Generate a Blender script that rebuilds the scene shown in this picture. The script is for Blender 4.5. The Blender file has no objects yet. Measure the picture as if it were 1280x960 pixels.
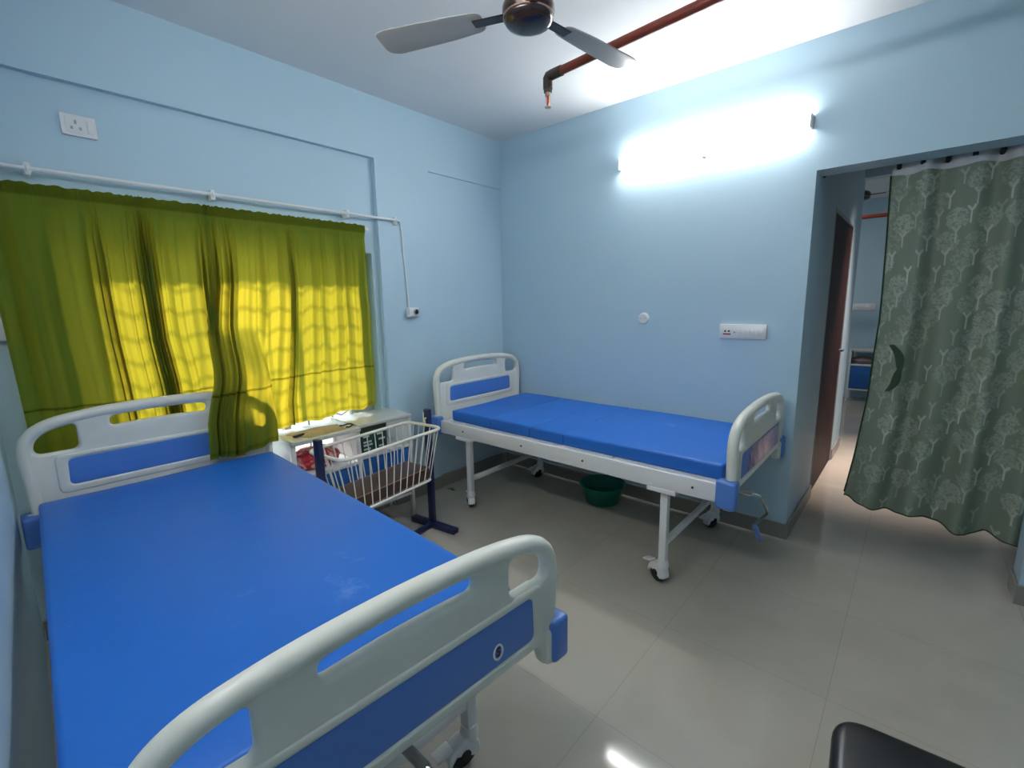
import bpy, bmesh, math, random
import numpy as np
from mathutils import Vector, Matrix
random.seed(7); rng = np.random.default_rng(5)
S = bpy.context.scene
COL = S.collection
PI = math.pi
R = math.radians

# ------------------------------------------------------------------ materials
def mat(name, col, rough=.5, metal=0., spec=.5, coat=0., bump=None, var=None, emit=None, estr=0.):
    m = bpy.data.materials.new(name); m.use_nodes = True
    nt = m.node_tree; b = nt.nodes['Principled BSDF']
    b.inputs['Base Color'].default_value = (*col, 1)
    b.inputs['Roughness'].default_value = rough
    b.inputs['Metallic'].default_value = metal
    b.inputs['Specular IOR Level'].default_value = spec
    b.inputs['Coat Weight'].default_value = coat
    if emit:
        b.inputs['Emission Color'].default_value = (*emit, 1)
        b.inputs['Emission Strength'].default_value = estr
    if var or bump:
        tc = nt.nodes.new('ShaderNodeTexCoord')
    if var:                                       # (scale, second colour, lo, hi)
        n = nt.nodes.new('ShaderNodeTexNoise'); n.inputs['Scale'].default_value = var[0]; n.inputs['Detail'].default_value = 5
        r = nt.nodes.new('ShaderNodeValToRGB')
        r.color_ramp.elements[0].position = var[2]; r.color_ramp.elements[1].position = var[3]
        r.color_ramp.elements[0].color = (*col, 1); r.color_ramp.elements[1].color = (*var[1], 1)
        nt.links.new(tc.outputs['Object'], n.inputs['Vector']); nt.links.new(n.outputs['Fac'], r.inputs['Fac'])
        nt.links.new(r.outputs['Color'], b.inputs['Base Color'])
    if bump:                                      # (scale, strength, distance)
        n = nt.nodes.new('ShaderNodeTexNoise'); n.inputs['Scale'].default_value = bump[0]; n.inputs['Detail'].default_value = 4
        bp = nt.nodes.new('ShaderNodeBump'); bp.inputs['Strength'].default_value = bump[1]; bp.inputs['Distance'].default_value = bump[2]
        nt.links.new(tc.outputs['Object'], n.inputs['Vector']); nt.links.new(n.outputs['Fac'], bp.inputs['Height'])
        nt.links.new(bp.outputs['Normal'], b.inputs['Normal'])
    return m

WALLC = (.455, .625, .735)
M = dict(
    wall=mat('blue_wall_paint', WALLC, .55, bump=(18, .04, .01), var=(1.3, (.44, .61, .72), .35, .7)),
    ceil=mat('ceiling_paint', (.76, .78, .80), .7, bump=(10, .03, .01)),
    skirt=mat('skirting_tile', (.27, .265, .24), .25),
    bedwhite=mat('bed_plastic', (.74, .75, .68), .33, bump=(60, .02, .002), var=(9, (.70, .71, .63), .4, .7)),
    bedblue=mat('bed_blue_plastic', (.075, .215, .62), .35),
    capblue=mat('cap_blue_plastic', (.085, .215, .62), .35),
    steelwhite=mat('white_powder_coat', (.78, .78, .79), .35),
    rexine=None,
    seam=mat('dark_blue_seam_thread', (.006, .05, .26), .5),
    tyre=mat('black_rubber', (.015, .015, .018), .5),
    darkmetal=mat('dark_bolt', (.05, .05, .05), .4, .8),
    chrome=mat('grey_steel', (.5, .52, .53), .25, 1.),
    navy=mat('navy_paint', (.012, .018, .075), .35),
    wire=mat('cream_wire', (.80, .78, .72), .35),
    brown=mat('brown_rexine', (.075, .042, .032), .4, bump=(40, .1, .003)),
    cream_seam=mat('mattress_piping', (.30, .2, .15), .5),
    lockertop=mat('steel_locker_top', (.60, .62, .60), .35, .25),
    locker=mat('locker_paint', (.72, .72, .73), .4),
    lockerblue=mat('locker_blue_door', (.012, .11, .38), .35),
    green=mat('basin_green_plastic', (.0, .17, .115), .35),
    maroon=mat('red_oxide_pipe', (.25, .035, .02), .4, var=(14, (.20, .05, .03), .4, .7)),
    iron=mat('bare_iron_fitting', (.075, .055, .05), .5, .4),
    brass=mat('sprinkler_brass', (.55, .4, .3), .3, .9),
    redbulb=mat('sprinkler_red', (.5, .04, .02), .2),
    fanbody=mat('fan_brown_enamel', (.035, .016, .014), .22, .2, coat=.5),
    fangold=mat('fan_copper_trim', (.55, .33, .25), .2, 1.),
    fanblade=mat('fan_blade_enamel', (.40, .39, .39), .35),
    pvc=mat('white_pvc', (.74, .76, .78), .3),
    plate=mat('switch_plate_plastic', (.76, .77, .78), .3),
    plategrey=mat('plate_grey_marks', (.36, .37, .4), .4),
    platered=mat('plate_red_marks', (.32, .03, .06), .4),
    platedark=mat('plate_dark_holes', (.03, .03, .035), .4),
    lens=mat('black_lens', (.01, .01, .015), .08),
    doorwood=mat('brown_door_laminate', (.035, .012, .012), .55, spec=.15, var=(6, (.05, .016, .014), .4, .7)),
    framewood=mat('door_frame_paint', (.35, .42, .44), .5),
    alu=mat('window_aluminium', (.62, .62, .6), .4, .3),
    grille=mat('window_grille_paint', (.32, .32, .30), .5),
    concrete=mat('outside_plaster', (.5, .48, .44), .8, bump=(15, .2, .01)),
    stool=mat('black_stool_vinyl', (.012, .012, .014), .28, bump=(50, .05, .002)),
    darkgreen=mat('green_carton', (.012, .06, .045), .45),
    cardboard=mat('carton_brown_top', (.30, .10, .04), .6),
    palemark=mat('carton_pale_print', (.6, .66, .62), .5),
    paper=mat('brown_paper', (.42, .33, .17), .7, var=(20, (.34, .25, .12), .45, .65)),
    blackbit=mat('black_plastic', (.012, .012, .012), .35),
    hem=mat('white_curtain_header', (.50, .52, .55), .8),
    darkring=mat('dark_eyelet', (.02, .035, .04), .35, .6),
    tie=mat('dark_green_ribbon', (.015, .05, .02), .7),
    leaf=mat('dry_green_leaf', (.05, .09, .03), .7),
    whitering=mat('emblem_white', (.8, .8, .82), .4),
    emblemdark=mat('emblem_dark', (.02, .02, .05), .4),
    tube=mat('tube_diffuser', (.9, .9, .9), .4, emit=(1.0, .97, .93), estr=33.),
    bundle=mat('grey_bundle', (.25, .2, .2), .8),
)

def rexine():
    m = mat('blue_rexine', (.012, .125, .62), .42, bump=(7, .18, .012))
    nt = m.node_tree; b = nt.nodes['Principled BSDF']
    tc = nt.nodes.new('ShaderNodeTexCoord')
    n = nt.nodes.new('ShaderNodeTexNoise'); n.inputs['Scale'].default_value = 3.2; n.inputs['Detail'].default_value = 9; n.inputs['Roughness'].default_value = .72
    r = nt.nodes.new('ShaderNodeValToRGB')
    e = r.color_ramp.elements
    e[0].position = .0; e[0].color = (.010, .12, .53, 1); e[1].position = .62; e[1].color = (.014, .15, .59, 1)
    x = e.new(.76); x.color = (.12, .27, .70, 1)
    nt.links.new(tc.outputs['Object'], n.inputs['Vector']); nt.links.new(n.outputs['Fac'], r.inputs['Fac'])
    nt.links.new(r.outputs['Color'], b.inputs['Base Color'])
    return m
M['rexine'] = rexine()

def floor_mat():
    m = bpy.data.materials.new('vitrified_floor_tiles'); m.use_nodes = True
    nt = m.node_tree; b = nt.nodes['Principled BSDF']
    tc = nt.nodes.new('ShaderNodeTexCoord')
    mp = nt.nodes.new('ShaderNodeMapping'); mp.inputs['Location'].default_value = (-2.03, -.0, 0)
    br = nt.nodes.new('ShaderNodeTexBrick'); br.offset = 0; br.squash = 1
    br.inputs['Scale'].default_value = 1; br.inputs['Brick Width'].default_value = .6; br.inputs['Row Height'].default_value = .6
    br.inputs['Mortar Size'].default_value = .0018; br.inputs['Mortar Smooth'].default_value = .3
    br.inputs['Color1'].default_value = (.46, .43, .37, 1); br.inputs['Color2'].default_value = (.445, .415, .355, 1)
    br.inputs['Mortar'].default_value = (.37, .345, .295, 1)
    n = nt.nodes.new('ShaderNodeTexNoise'); n.inputs['Scale'].default_value = 2.2; n.inputs['Detail'].default_value = 8; n.inputs['Distortion'].default_value = .8
    r = nt.nodes.new('ShaderNodeValToRGB')
    r.color_ramp.elements[0].position = .3; r.color_ramp.elements[0].color = (.90, .90, .89, 1)
    r.color_ramp.elements[1].position = .6; r.color_ramp.elements[1].color = (1, 1, 1, 1)
    mx = nt.nodes.new('ShaderNodeMix'); mx.data_type = 'RGBA'; mx.blend_type = 'MULTIPLY'; mx.inputs['Factor'].default_value = 1
    nt.links.new(tc.outputs['Object'], mp.inputs['Vector']); nt.links.new(mp.outputs['Vector'], br.inputs['Vector'])
    nt.links.new(tc.outputs['Object'], n.inputs['Vector']); nt.links.new(n.outputs['Fac'], r.inputs['Fac'])
    nt.links.new(br.outputs['Color'], mx.inputs['A']); nt.links.new(r.outputs['Color'], mx.inputs['B'])
    nt.links.new(mx.outputs['Result'], b.inputs['Base Color'])
    b.inputs['Roughness'].default_value = .075; b.inputs['Specular IOR Level'].default_value = .40
    return m
M['floor'] = floor_mat()

def cloth_mat(name, dif, trans, fac, attr=None, attr_dark=None):
    """Thin fabric: diffuse reflection plus diffuse transmission; optional painted pattern attribute."""
    m = bpy.data.materials.new(name); m.use_nodes = True
    nt = m.node_tree; nt.nodes.remove(nt.nodes['Principled BSDF'])
    out = nt.nodes['Material Output']
    d = nt.nodes.new('ShaderNodeBsdfDiffuse'); t = nt.nodes.new('ShaderNodeBsdfTranslucent'); mx = nt.nodes.new('ShaderNodeMixShader')
    d.inputs['Color'].default_value = (*dif, 1); t.inputs['Color'].default_value = (*trans, 1); mx.inputs['Fac'].default_value = fac
    if attr:
        a = nt.nodes.new('ShaderNodeAttribute'); a.attribute_name = attr
        for node, c in ((d, dif), (t, trans)):
            k = nt.nodes.new('ShaderNodeMix'); k.data_type = 'RGBA'
            k.inputs['A'].default_value = (*c, 1); k.inputs['B'].default_value = (*attr_dark[0 if node is d else 1], 1)
            nt.links.new(a.outputs['Fac'], k.inputs['Factor']); nt.links.new(k.outputs['Result'], node.inputs['Color'])
    nt.links.new(d.outputs[0], mx.inputs[1]); nt.links.new(t.outputs[0], mx.inputs[2]); nt.links.new(mx.outputs[0], out.inputs['Surface'])
    return m
M['greencloth'] = cloth_mat('olive_green_curtain_cloth', (.095, .20, .036), (.70, .54, .035), .5, 'pattern', ((.03, .06, .005), (.22, .17, .006)))
M['treecloth'] = cloth_mat('sage_tree_print_cloth', (.22, .27, .215), (.16, .20, .16), .12, 'pattern', ((.60, .64, .56), (.3, .34, .28)))

def glass_mat():
    m = bpy.data.materials.new('clear_window_glass'); m.use_nodes = True
    nt = m.node_tree; nt.nodes.remove(nt.nodes['Principled BSDF'])
    t = nt.nodes.new('ShaderNodeBsdfTransparent'); g = nt.nodes.new('ShaderNodeBsdfGlossy'); mx = nt.nodes.new('ShaderNodeMixShader')
    t.inputs['Color'].default_value = (.93, .95, .95, 1); g.inputs['Roughness'].default_value = .02; mx.inputs['Fac'].default_value = .06
    nt.links.new(t.outputs[0], mx.inputs[1]); nt.links.new(g.outputs[0], mx.inputs[2]); nt.links.new(mx.outputs[0], nt.nodes['Material Output'].inputs['Surface'])
    return m
M['glass'] = glass_mat()

def voronoi_mat(name, cols, scale, rough=.6):
    m = bpy.data.materials.new(name); m.use_nodes = True
    nt = m.node_tree; b = nt.nodes['Principled BSDF']; b.inputs['Roughness'].default_value = rough
    tc = nt.nodes.new('ShaderNodeTexCoord'); n = nt.nodes.new('ShaderNodeTexNoise'); n.inputs['Scale'].default_value = scale; n.inputs['Detail'].default_value = 3
    n.inputs['Distortion'].default_value = 1.2
    r = nt.nodes.new('ShaderNodeValToRGB'); e = r.color_ramp.elements
    e[0].position = .38; e[0].color = (*cols[0], 1); e[1].position = .62; e[1].color = (*cols[-1], 1)
    for i, c in enumerate(cols[1:-1]):
        x = e.new(.38 + .24 * (i + 1) / (len(cols) - 1)); x.color = (*c, 1)
    nt.links.new(tc.outputs['Object'], n.inputs['Vector']); nt.links.new(n.outputs['Fac'], r.inputs['Fac']); nt.links.new(r.outputs['Color'], b.inputs['Base Color'])
    return m
M['redcloth'] = voronoi_mat('red_printed_cloth', [(.45, .02, .03), (.5, .03, .05), (.75, .45, .42)], 22)
M['sticker'] = voronoi_mat('pink_lilac_sticker', [(.07, .05, .20), (.32, .22, .42), (.50, .38, .50)], 9, .3)

# ------------------------------------------------------------------ mesh helpers
class MB:
    """Collects shapes in one bmesh; link() makes ONE mesh object of them."""
    def __init__(s): s.bm = bmesh.new()
    def add(s, bm2, mx=None):
        if mx is not None: bmesh.ops.transform(bm2, matrix=mx, verts=bm2.verts)
        me = bpy.data.meshes.new('t'); bm2.to_mesh(me); bm2.free(); s.bm.from_mesh(me); bpy.data.meshes.remove(me); return s
    def mesh(s, me):
        s.bm.from_mesh(me); bpy.data.meshes.remove(me); return s
    def box(s, x0, x1, y0, y1, z0, z1, bev=0., seg=2, mx=None):
        b = bmesh.new(); bmesh.ops.create_cube(b, size=1)
        for v in b.verts:
            v.co = Vector(((x0 + x1) / 2 + v.co.x * (x1 - x0), (y0 + y1) / 2 + v.co.y * (y1 - y0), (z0 + z1) / 2 + v.co.z * (z1 - z0)))
        if bev: bmesh.ops.bevel(b, geom=list(b.edges), offset=bev, segments=seg, profile=.5, affect='EDGES')
        return s.add(b, mx)
    def tube(s, pts, r, n=10, closed=False, caps=True, square=False):
        P = [Vector(p) for p in pts]; N = len(P); b = bmesh.new(); rings = []
        rr = r if hasattr(r, '__len__') else [r] * N
        prev = None
        for i in range(N):
            a = P[(i - 1) % N] if (closed or i > 0) else P[i]; c = P[(i + 1) % N] if (closed or i < N - 1) else P[i]
            t = (c - a).normalized()
            if prev is None:
                up = Vector((0, 0, 1)) if abs(t.z) < .9 else Vector((1, 0, 0)); u = t.cross(up).normalized()
            else: u = (prev - t * prev.dot(t)).normalized()
            prev = u; w = t.cross(u)
            off = PI / 4 if square else 0
            rings.append([b.verts.new(P[i] + rr[i] * (math.cos(2 * PI * k / n + off) * u + math.sin(2 * PI * k / n + off) * w)) for k in range(n)])
        for i in range(N if closed else N - 1):
            A, B = rings[i], rings[(i + 1) % N]
            for k in range(n): b.faces.new((A[k], A[(k + 1) % n], B[(k + 1) % n], B[k]))
        if caps and not closed:
            b.faces.new(rings[0][::-1]); b.faces.new(rings[-1])
        bmesh.ops.recalc_face_normals(b, faces=b.faces)
        return s.add(b)
    def lathe(s, prof, n=32, mx=None):
        b = bmesh.new(); rings = []
        for r_, z in prof:
            if r_ < 1e-6: rings.append([b.verts.new((0, 0, z))])
            else: rings.append([b.verts.new((r_ * math.cos(2 * PI * k / n), r_ * math.sin(2 * PI * k / n), z)) for k in range(n)])
        for A, B in zip(rings, rings[1:]):
            for k in range(n):
                q = [A[k % len(A)], A[(k + 1) % len(A)], B[(k + 1) % len(B)], B[k % len(B)]]
                u = []
                for v in q:
                    if v not in u: u.append(v)
                if len(u) > 2: b.faces.new(u)
        bmesh.ops.recalc_face_normals(b, faces=b.faces)
        return s.add(b, mx)
    def link(s, name, material, parent=None, smooth=35, loc=None):
        me = bpy.data.meshes.new(name); s.bm.to_mesh(me); s.bm.free(); me.materials.append(material)
        o = bpy.data.objects.new(name, me); COL.objects.link(o)
        if parent: o.parent = parent
        if loc: o.location = loc
        if smooth: shade(me, smooth)
        return o
def shade(me, ang=35):
    me.polygons.foreach_set('use_smooth', [True] * len(me.polygons))
    try: me.set_sharp_from_angle(angle=R(ang))
    except Exception: pass

def round_poly(pts, r, n=6):
    out = []; N = len(pts)
    for i in range(N):
        p0, p, p1 = Vector(pts[i - 1]), Vector(pts[i]), Vector(pts[(i + 1) % N])
        a, b = (p0 - p), (p1 - p); rr = min(r, a.length * .48, b.length * .48)
        A, B = p + a.normalized() * rr, p + b.normalized() * rr
        for k in range(n + 1):
            t = k / n; q = (1 - t) ** 2 * A + 2 * t * (1 - t) * p + t * t * B; out.append((q.x, q.y))
    return out
def catmull(pts, n=6):
    P = [Vector(p) for p in pts]; P = [2 * P[0] - P[1]] + P + [2 * P[-1] - P[-2]]; out = []
    for i in range(1, len(P) - 2):
        for k in range(n):
            t = k / n; a, b, c, d = P[i - 1:i + 3]
            out.append(.5 * ((2 * b) + (c - a) * t + (2 * a - 5 * b + 4 * c - d) * t * t + (3 * b - a - 3 * c + d) * t ** 3))
    out.append(P[-2]); return out
def plate(outlines, thick, bev, axes='YZX', centre=0., res=3):
    """Extruded flat shape with holes and rounded rims. Outline (a,b) goes to axes[0],axes[1], thickness to axes[2]."""
    cu = bpy.data.curves.new('c', 'CURVE'); cu.dimensions = '2D'; cu.fill_mode = 'BOTH'
    cu.extrude = max(thick / 2 - bev, 0.0001); cu.bevel_depth = bev; cu.bevel_resolution = res; cu.offset = -bev
    for pts in outlines:
        sp = cu.splines.new('POLY'); sp.points.add(len(pts) - 1); sp.use_cyclic_u = True
        for q, (a, b) in zip(sp.points, pts): q.co = (a, b, 0, 1)
    o = bpy.data.objects.new('c', cu); COL.objects.link(o)
    dg = bpy.context.evaluated_depsgraph_get(); me = bpy.data.meshes.new_from_object(o.evaluated_get(dg))
    COL.objects.unlink(o); bpy.data.objects.remove(o); bpy.data.curves.remove(cu)
    ix = ['XYZ'.index(c) for c in axes]
    for v in me.vertices:
        c = v.co.copy(); w = [0, 0, 0]; w[ix[0]] = c.x; w[ix[1]] = c.y; w[ix[2]] = c.z + centre; v.co = w
    me.materials.clear()
    bm = bmesh.new(); bm.from_mesh(me); bmesh.ops.remove_doubles(bm, verts=bm.verts, dist=1e-5); bmesh.ops.recalc_face_normals(bm, faces=bm.faces); bm.to_mesh(me); bm.free()
    return me

def grid(name, X, Y, Z, material, parent=None, pattern=None):
    """A sheet from 2-D arrays of coordinates."""
    h, w = X.shape; me = bpy.data.meshes.new(name)
    co = np.stack([X, Y, Z], -1).reshape(-1, 3).astype(np.float32)
    i = np.arange(h * w).reshape(h, w)
    f = np.stack([i[:-1, :-1], i[:-1, 1:], i[1:, 1:], i[1:, :-1]], -1).reshape(-1, 4)
    me.vertices.add(h * w); me.vertices.foreach_set('co', co.ravel())
    me.loops.add(f.size); me.loops.foreach_set('vertex_index', f.ravel().astype(np.int32))
    me.polygons.add(len(f)); me.polygons.foreach_set('loop_start', np.arange(0, f.size, 4, dtype=np.int32))
    me.polygons.foreach_set('loop_total', np.full(len(f), 4, dtype=np.int32))
    me.update(calc_edges=True); me.materials.append(material)
    me.polygons.foreach_set('use_smooth', [True] * len(f))
    if pattern is not None:
        a = me.attributes.new('pattern', 'FLOAT', 'POINT'); a.data.foreach_set('value', pattern.ravel().astype(np.float32))
    o = bpy.data.objects.new(name, me); COL.objects.link(o)
    if parent: o.parent = parent
    return o

def tag(o, label, cat, group=None):
    o['label'] = label; o['category'] = cat
    if group: o['group'] = group
    return o
def thing(name, label, cat, loc=(0, 0, 0), rz=0., group=None):
    o = bpy.data.objects.new(name, None); COL.objects.link(o); o.location = loc; o.rotation_euler = (0, 0, rz); o.empty_display_size = .1
    return tag(o, label, cat, group)
def struct(o, label=None):
    o['kind'] = 'structure'
    if label: o['label'] = label
    return o
def dup(root, loc, rz, label, group=None):
    r = root.copy(); COL.objects.link(r); r.location = loc; r.rotation_euler = (0, 0, rz); r['label'] = label
    if group: r['group'] = group
    for ch in list(root.children):
        c = ch.copy(); COL.objects.link(c); c.parent = r
        for g in list(ch.children):
            d = g.copy(); COL.objects.link(d); d.parent = c
    return r

# ------------------------------------------------------------------ the room
H = 2.748; DX = 2.26; DX2 = 3.22; DZ = 2.1; XR = 4.3
NS = -.043                                    # the near side wall runs slightly skew
def near_y(x): return -3.036 + NS * x
ND = .035                                      # depth of the window niche
f = MB().box(-1.0, XR + .15, -3.6, 5.45, -.12, 0); struct(f.link('floor', M['floor'], smooth=0))
c = MB().box(-.35, XR + .15, -3.5, 5.45, H, H + .12); struct(c.link('ceiling', M['ceil'], smooth=0))
# window wall: niche with the window, pier, shallow recess to the corner, lintel band above
WY0, WY1, WZ0, WZ1 = -2.77, -1.252, .40, 1.78
wl = MB()
wl.box(-.30, 0, -3.4, .17, 2.376, H)                        # lintel band
wl.box(-.30, 0, -1.21, -.77, 0, 2.376)                      # pier
wl.box(-.30, -.014, -.77, .17, 0, 2.376)                    # shallow recess
wl.box(-.30, -ND, WY1, -1.21, 0, 2.376)
wl.box(-.30, -ND, WY0, WY1, WZ1, 2.376)
wl.box(-.30, -ND, WY0, WY1, 0, WZ0)
wl.box(-.30, -ND, -3.4, WY0, 0, 2.376)
struct(wl.link('wall_left', M['wall'], smooth=0))
wb = MB().box(-.3, DX, 0, .17, 0, H).box(DX, DX2, 0, .17, DZ, H).box(DX2, XR + .15, 0, .17, 0, H)
struct(wb.link('wall_back', M['wall'], smooth=0))
b = bmesh.new()
q = [(-.3, near_y(-.3)), (XR + .15, near_y(XR + .15)), (XR + .15, near_y(XR + .15) - .15), (-.3, near_y(-.3) - .15)]
lo = [b.verts.new((x, y, 0)) for x, y in q]; hi = [b.verts.new((x, y, H)) for x, y in q]
b.faces.new(lo[::-1]); b.faces.new(hi)
for k in range(4): b.faces.new((lo[k], lo[(k + 1) % 4], hi[(k + 1) % 4], hi[k]))
struct(MB().add(b).link('wall_front', M['wall'], smooth=0))
struct(MB().box(XR, XR + .15, -3.4, 5.3, 0, H).link('wall_right', M['wall'], smooth=0))
# passage and hall beyond the doorway
wc = MB().box(DX - .12, DX, .17, .80, 0, H).box(DX - .12, DX, .80, 1.84, 2.02, H).box(DX - .12, DX, 1.84, 2.36, 0, H)
struct(wc.link('wall_corridor', M['wall'], smooth=0))
struct(MB().box(DX2 + .1, DX2 + .2, .17, 5.2, 0, H).link('wall_passage', M['wall'], smooth=0))
struct(MB().box(.4, XR, 5.2, 5.35, 0, H).link('wall_hall', M['wall'], smooth=0))
struct(MB().box(.3, .4, 2.24, 5.3, 0, H).link('wall_far', M['wall'], smooth=0))
struct(MB().box(.4, DX - .12, 2.24, 2.36, 0, H).link('wall_divider', M['wall'], smooth=0))
struct(MB().box(DX, DX2 + .1, 2.24, 2.36, 2.46, H).link('trim_1', M['wall'], smooth=0))
# skirtings
def skirting(name, *boxes):
    m = MB()
    for bx in boxes: m.box(*bx, bev=.002, seg=1)
    return struct(m.link(name, M['skirt'], smooth=0))
skirting('baseboard_back', (0.012, DX + .012, -.012, 0, 0, .095), (DX, DX + .012, -.0, .17, 0, .095))
skirting('baseboard_left', (-.014, 0, -.77, -.012, 0, .095), (0, .012, -1.21, -.77, 0, .095), (-ND, -ND + .012, -3.03, -1.21, 0, .095))
skirting('baseboard_right', (DX2 - .012, XR, -.012, 0, 0, .095), (DX2 - .012, DX2, 0, .17, 0, .095))
skirting('baseboard_corridor', (DX, DX + .012, .17, .80, 0, .095), (DX, DX + .012, 1.84, 2.36, 0, .095), (DX - .12, DX, 2.36, 2.372, 0, .095))
# brown door in the passage wall
d = struct(MB().box(DX - .04, DX - .004, .815, 1.80, .005, 2.0, .003).link('door_1', M['doorwood'], smooth=0))
fr = MB().box(DX - .115, DX + .003, .80, .815, 0, 2.02, .002).box(DX - .115, DX + .003, 1.80, 1.84, 0, 2.02, .002).box(DX - .115, DX + .003, .815, 1.80, 2.0, 2.02, .002)
fr.link('door_frame', M['framewood'], d, smooth=0)
MB().tube([(DX - .005, 1.72, 1.0), (DX + .025, 1.72, 1.0), (DX + .025, 1.62, 1.0)], .008).link('door_handle', M['chrome'], d)
# window
w = struct(MB().box(-.21, -.13, WY0, WY0 + .04, WZ0, WZ1).box(-.21, -.13, WY1 - .125, WY1, WZ0, WZ1).box(-.21, -.13, WY0, WY1, WZ1 - .04, WZ1).box(-.21, -.13, WY0, WY1, WZ0, WZ0 + .04).link('window_1', M['alu'], smooth=0))  # right stile made wide, out of view, to block sun past the curtain edge
for a, bb in ((WY0 + .04, WY0 + .53), (WY1 - .62, WY1 - .125)):       # sashes slid to both sides, open in the middle
    sa = MB().box(-.185, -.155, a, a + .04, WZ0 + .04, WZ1 - .04).box(-.185, -.155, bb - .04, bb, WZ0 + .04, WZ1 - .04).box(-.185, -.155, a, bb, WZ0 + .04, WZ0 + .08).box(-.185, -.155, a, bb, WZ1 - .08, WZ1 - .04).link('window_sash', M['alu'], w, smooth=0)
    MB().box(-.173, -.167, a + .04, bb - .04, WZ0 + .08, WZ1 - .08).link('window_pane', M['glass'], sa, smooth=0)
g = MB()
for k in range(9):
    y = WY0 + .09 + k * (WY1 - WY0 - .18) / 8
    g.tube([(-.25, y, WZ0), (-.25, y, WZ1)], .006, 6)
for k in range(12):
    z = WZ0 + .06 + k * .113
    pts = []
    for j in range(65):
        t = j / 64; pts.append((-.25, WY0 + t * (WY1 - WY0), z + .03 * abs(math.sin(t * 8 * PI))))
    g.tube(pts, .005, 6)
g.link('window_grille', M['grille'], w)
struct(MB().box(-.55, -.30, WY0 - .3, WY1 + .3, 1.98, 2.05).link('trim_2', M['concrete'], smooth=0))

# ------------------------------------------------------------------ hospital beds
def board_outline(top, bot, stub, hw=.485):
    prof = [(0, 0), (.17, -.005), (.29, -.017), (.37, -.034), (.425, -.064), (.455, -.107), (.466, -.168)]
    right = [(u, top + dz) for u, dz in prof]
    cm = [(v.x, v.y) for v in catmull([(-u, z) for u, z in right[:0:-1]] + right, 5)]
    return cm[::-1] + round_poly([(-hw, bot + .05), (-hw, stub), (-.405, stub), (-.385, bot), (.385, bot), (.405, stub), (hw, stub), (hw, bot + .05)], .03, 4)
def corner_hole(top, s):
    pts = [(.285, top - .168), (.412, top - .168), (.420, top - .125), (.398, top - .088), (.36, top - .070), (.285, top - .060)]
    return round_poly([(s * u, z) for u, z in pts], .026, 5)
def slot(top):
    up = [(u, top - .047 - .22 * u * u) for u in np.linspace(-.178, .178, 9)]
    lo = [(u, top - .088 - .22 * u * u) for u in np.linspace(.178, -.178, 9)]
    return round_poly([up[0]] + up[1:-1] + [up[-1], lo[0]] + lo[1:-1] + [lo[-1]], .018, 4)
def make_board(parent, name, x, top, bot, stub, pz0, pz1, phw, facing):
    out = board_outline(top, bot, stub)
    holes = [corner_hole(top, 1), corner_hole(top, -1), slot(top)]
    m = MB().mesh(plate([out] + holes, .034, .013, centre=x))
    # thick rounded rim along the top and down both sides
    zc = top - .4
    keep = sorted([Vector(p) for p in out if p[1] > bot + .02], key=lambda p: math.atan2(p.x, p.y - zc))
    path = []
    for i, p in enumerate(keep):
        a = keep[max(i - 1, 0)]; c_ = keep[min(i + 1, len(keep) - 1)]; t = (c_ - a).normalized()
        q = p + Vector((t.y, -t.x)) * .0225
        if not path or (Vector(path[-1]) - q).length > .004: path.append((q.x, q.y))
    m.tube([(x, u, z) for u, z in path], .0235, 14)
    # lip round the coloured panel
    lip = round_poly([(-phw - .035, pz0 - .032), (phw + .035, pz0 - .032), (phw + .035, pz1 + .022), (-phw - .035, pz1 + .022)], .03)
    hole = round_poly([(-phw, pz0), (phw, pz0), (phw - .005, pz1), (-phw + .005, pz1)], .022)
    m.mesh(plate([lip, hole], .042, .008, centre=x))
    for s in (-1, 1):
        m.box(x - .025, x + .025, min(s * .41, s * .484), max(s * .41, s * .484), stub + .002, bot + .03, .015, 3)
    o = m.link(name, M['bedwhite'], parent, 40)
    MB().mesh(plate([hole], .037, .003, centre=x)).link('inlay_panel', M['bedblue'], o)['label'] = 'flat blue panel'
    return o

def make_caster(parent, x, y, rz, brake=True):
    mx = Matrix.Translation((x, y, 0)) @ Matrix.Rotation(rz, 4, 'Z')
    dx = .028
    hs = []
    for k in range(21):
        a = -.35 + k / 20 * (PI + .55); hs.append((dx + .056 * math.cos(a), .052 + .056 * math.sin(a)))
    hs += [(dx - .03, .03), (dx + .03, .06)]
    m = MB().mesh(plate([hs], .048, .008, 'XZY'))
    m.lathe([(0, .09), (.028, .09), (.03, .105), (.024, .135), (0, .135)], 20)
    bmesh.ops.transform(m.bm, matrix=mx, verts=m.bm.verts)
    o = m.link('caster', M['steelwhite'], parent, 40)
    t = MB().lathe([(0, -.017), (.036, -.0175), (.046, -.014), (.050, -.006), (.050, .006), (.046, .014), (.036, .0175), (0, .017)], 28, Matrix.Translation((dx, 0, .050)) @ Matrix.Rotation(PI / 2, 4, 'X'))
    t.lathe([(0, -.0275), (.017, -.0275), (.017, .0275), (0, .0275)], 16, Matrix.Translation((dx, 0, .054)) @ Matrix.Rotation(PI / 2, 4, 'X'))
    bmesh.ops.transform(t.bm, matrix=mx, verts=t.bm.verts)
    t.link('wheel', M['tyre'], o, 40)['label'] = 'black rubber wheel'
    if brake:
        p = MB().box(dx + .030, dx + .085, -.022, .022, .088, .098, .004, 2, Matrix.Rotation(R(14), 4, 'Y') @ Matrix.Translation((-.012, 0, .018)))
        bmesh.ops.transform(p.bm, matrix=mx, verts=p.bm.verts)
        p.link('brake_pedal', M['steelwhite'], o)
    return o

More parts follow.
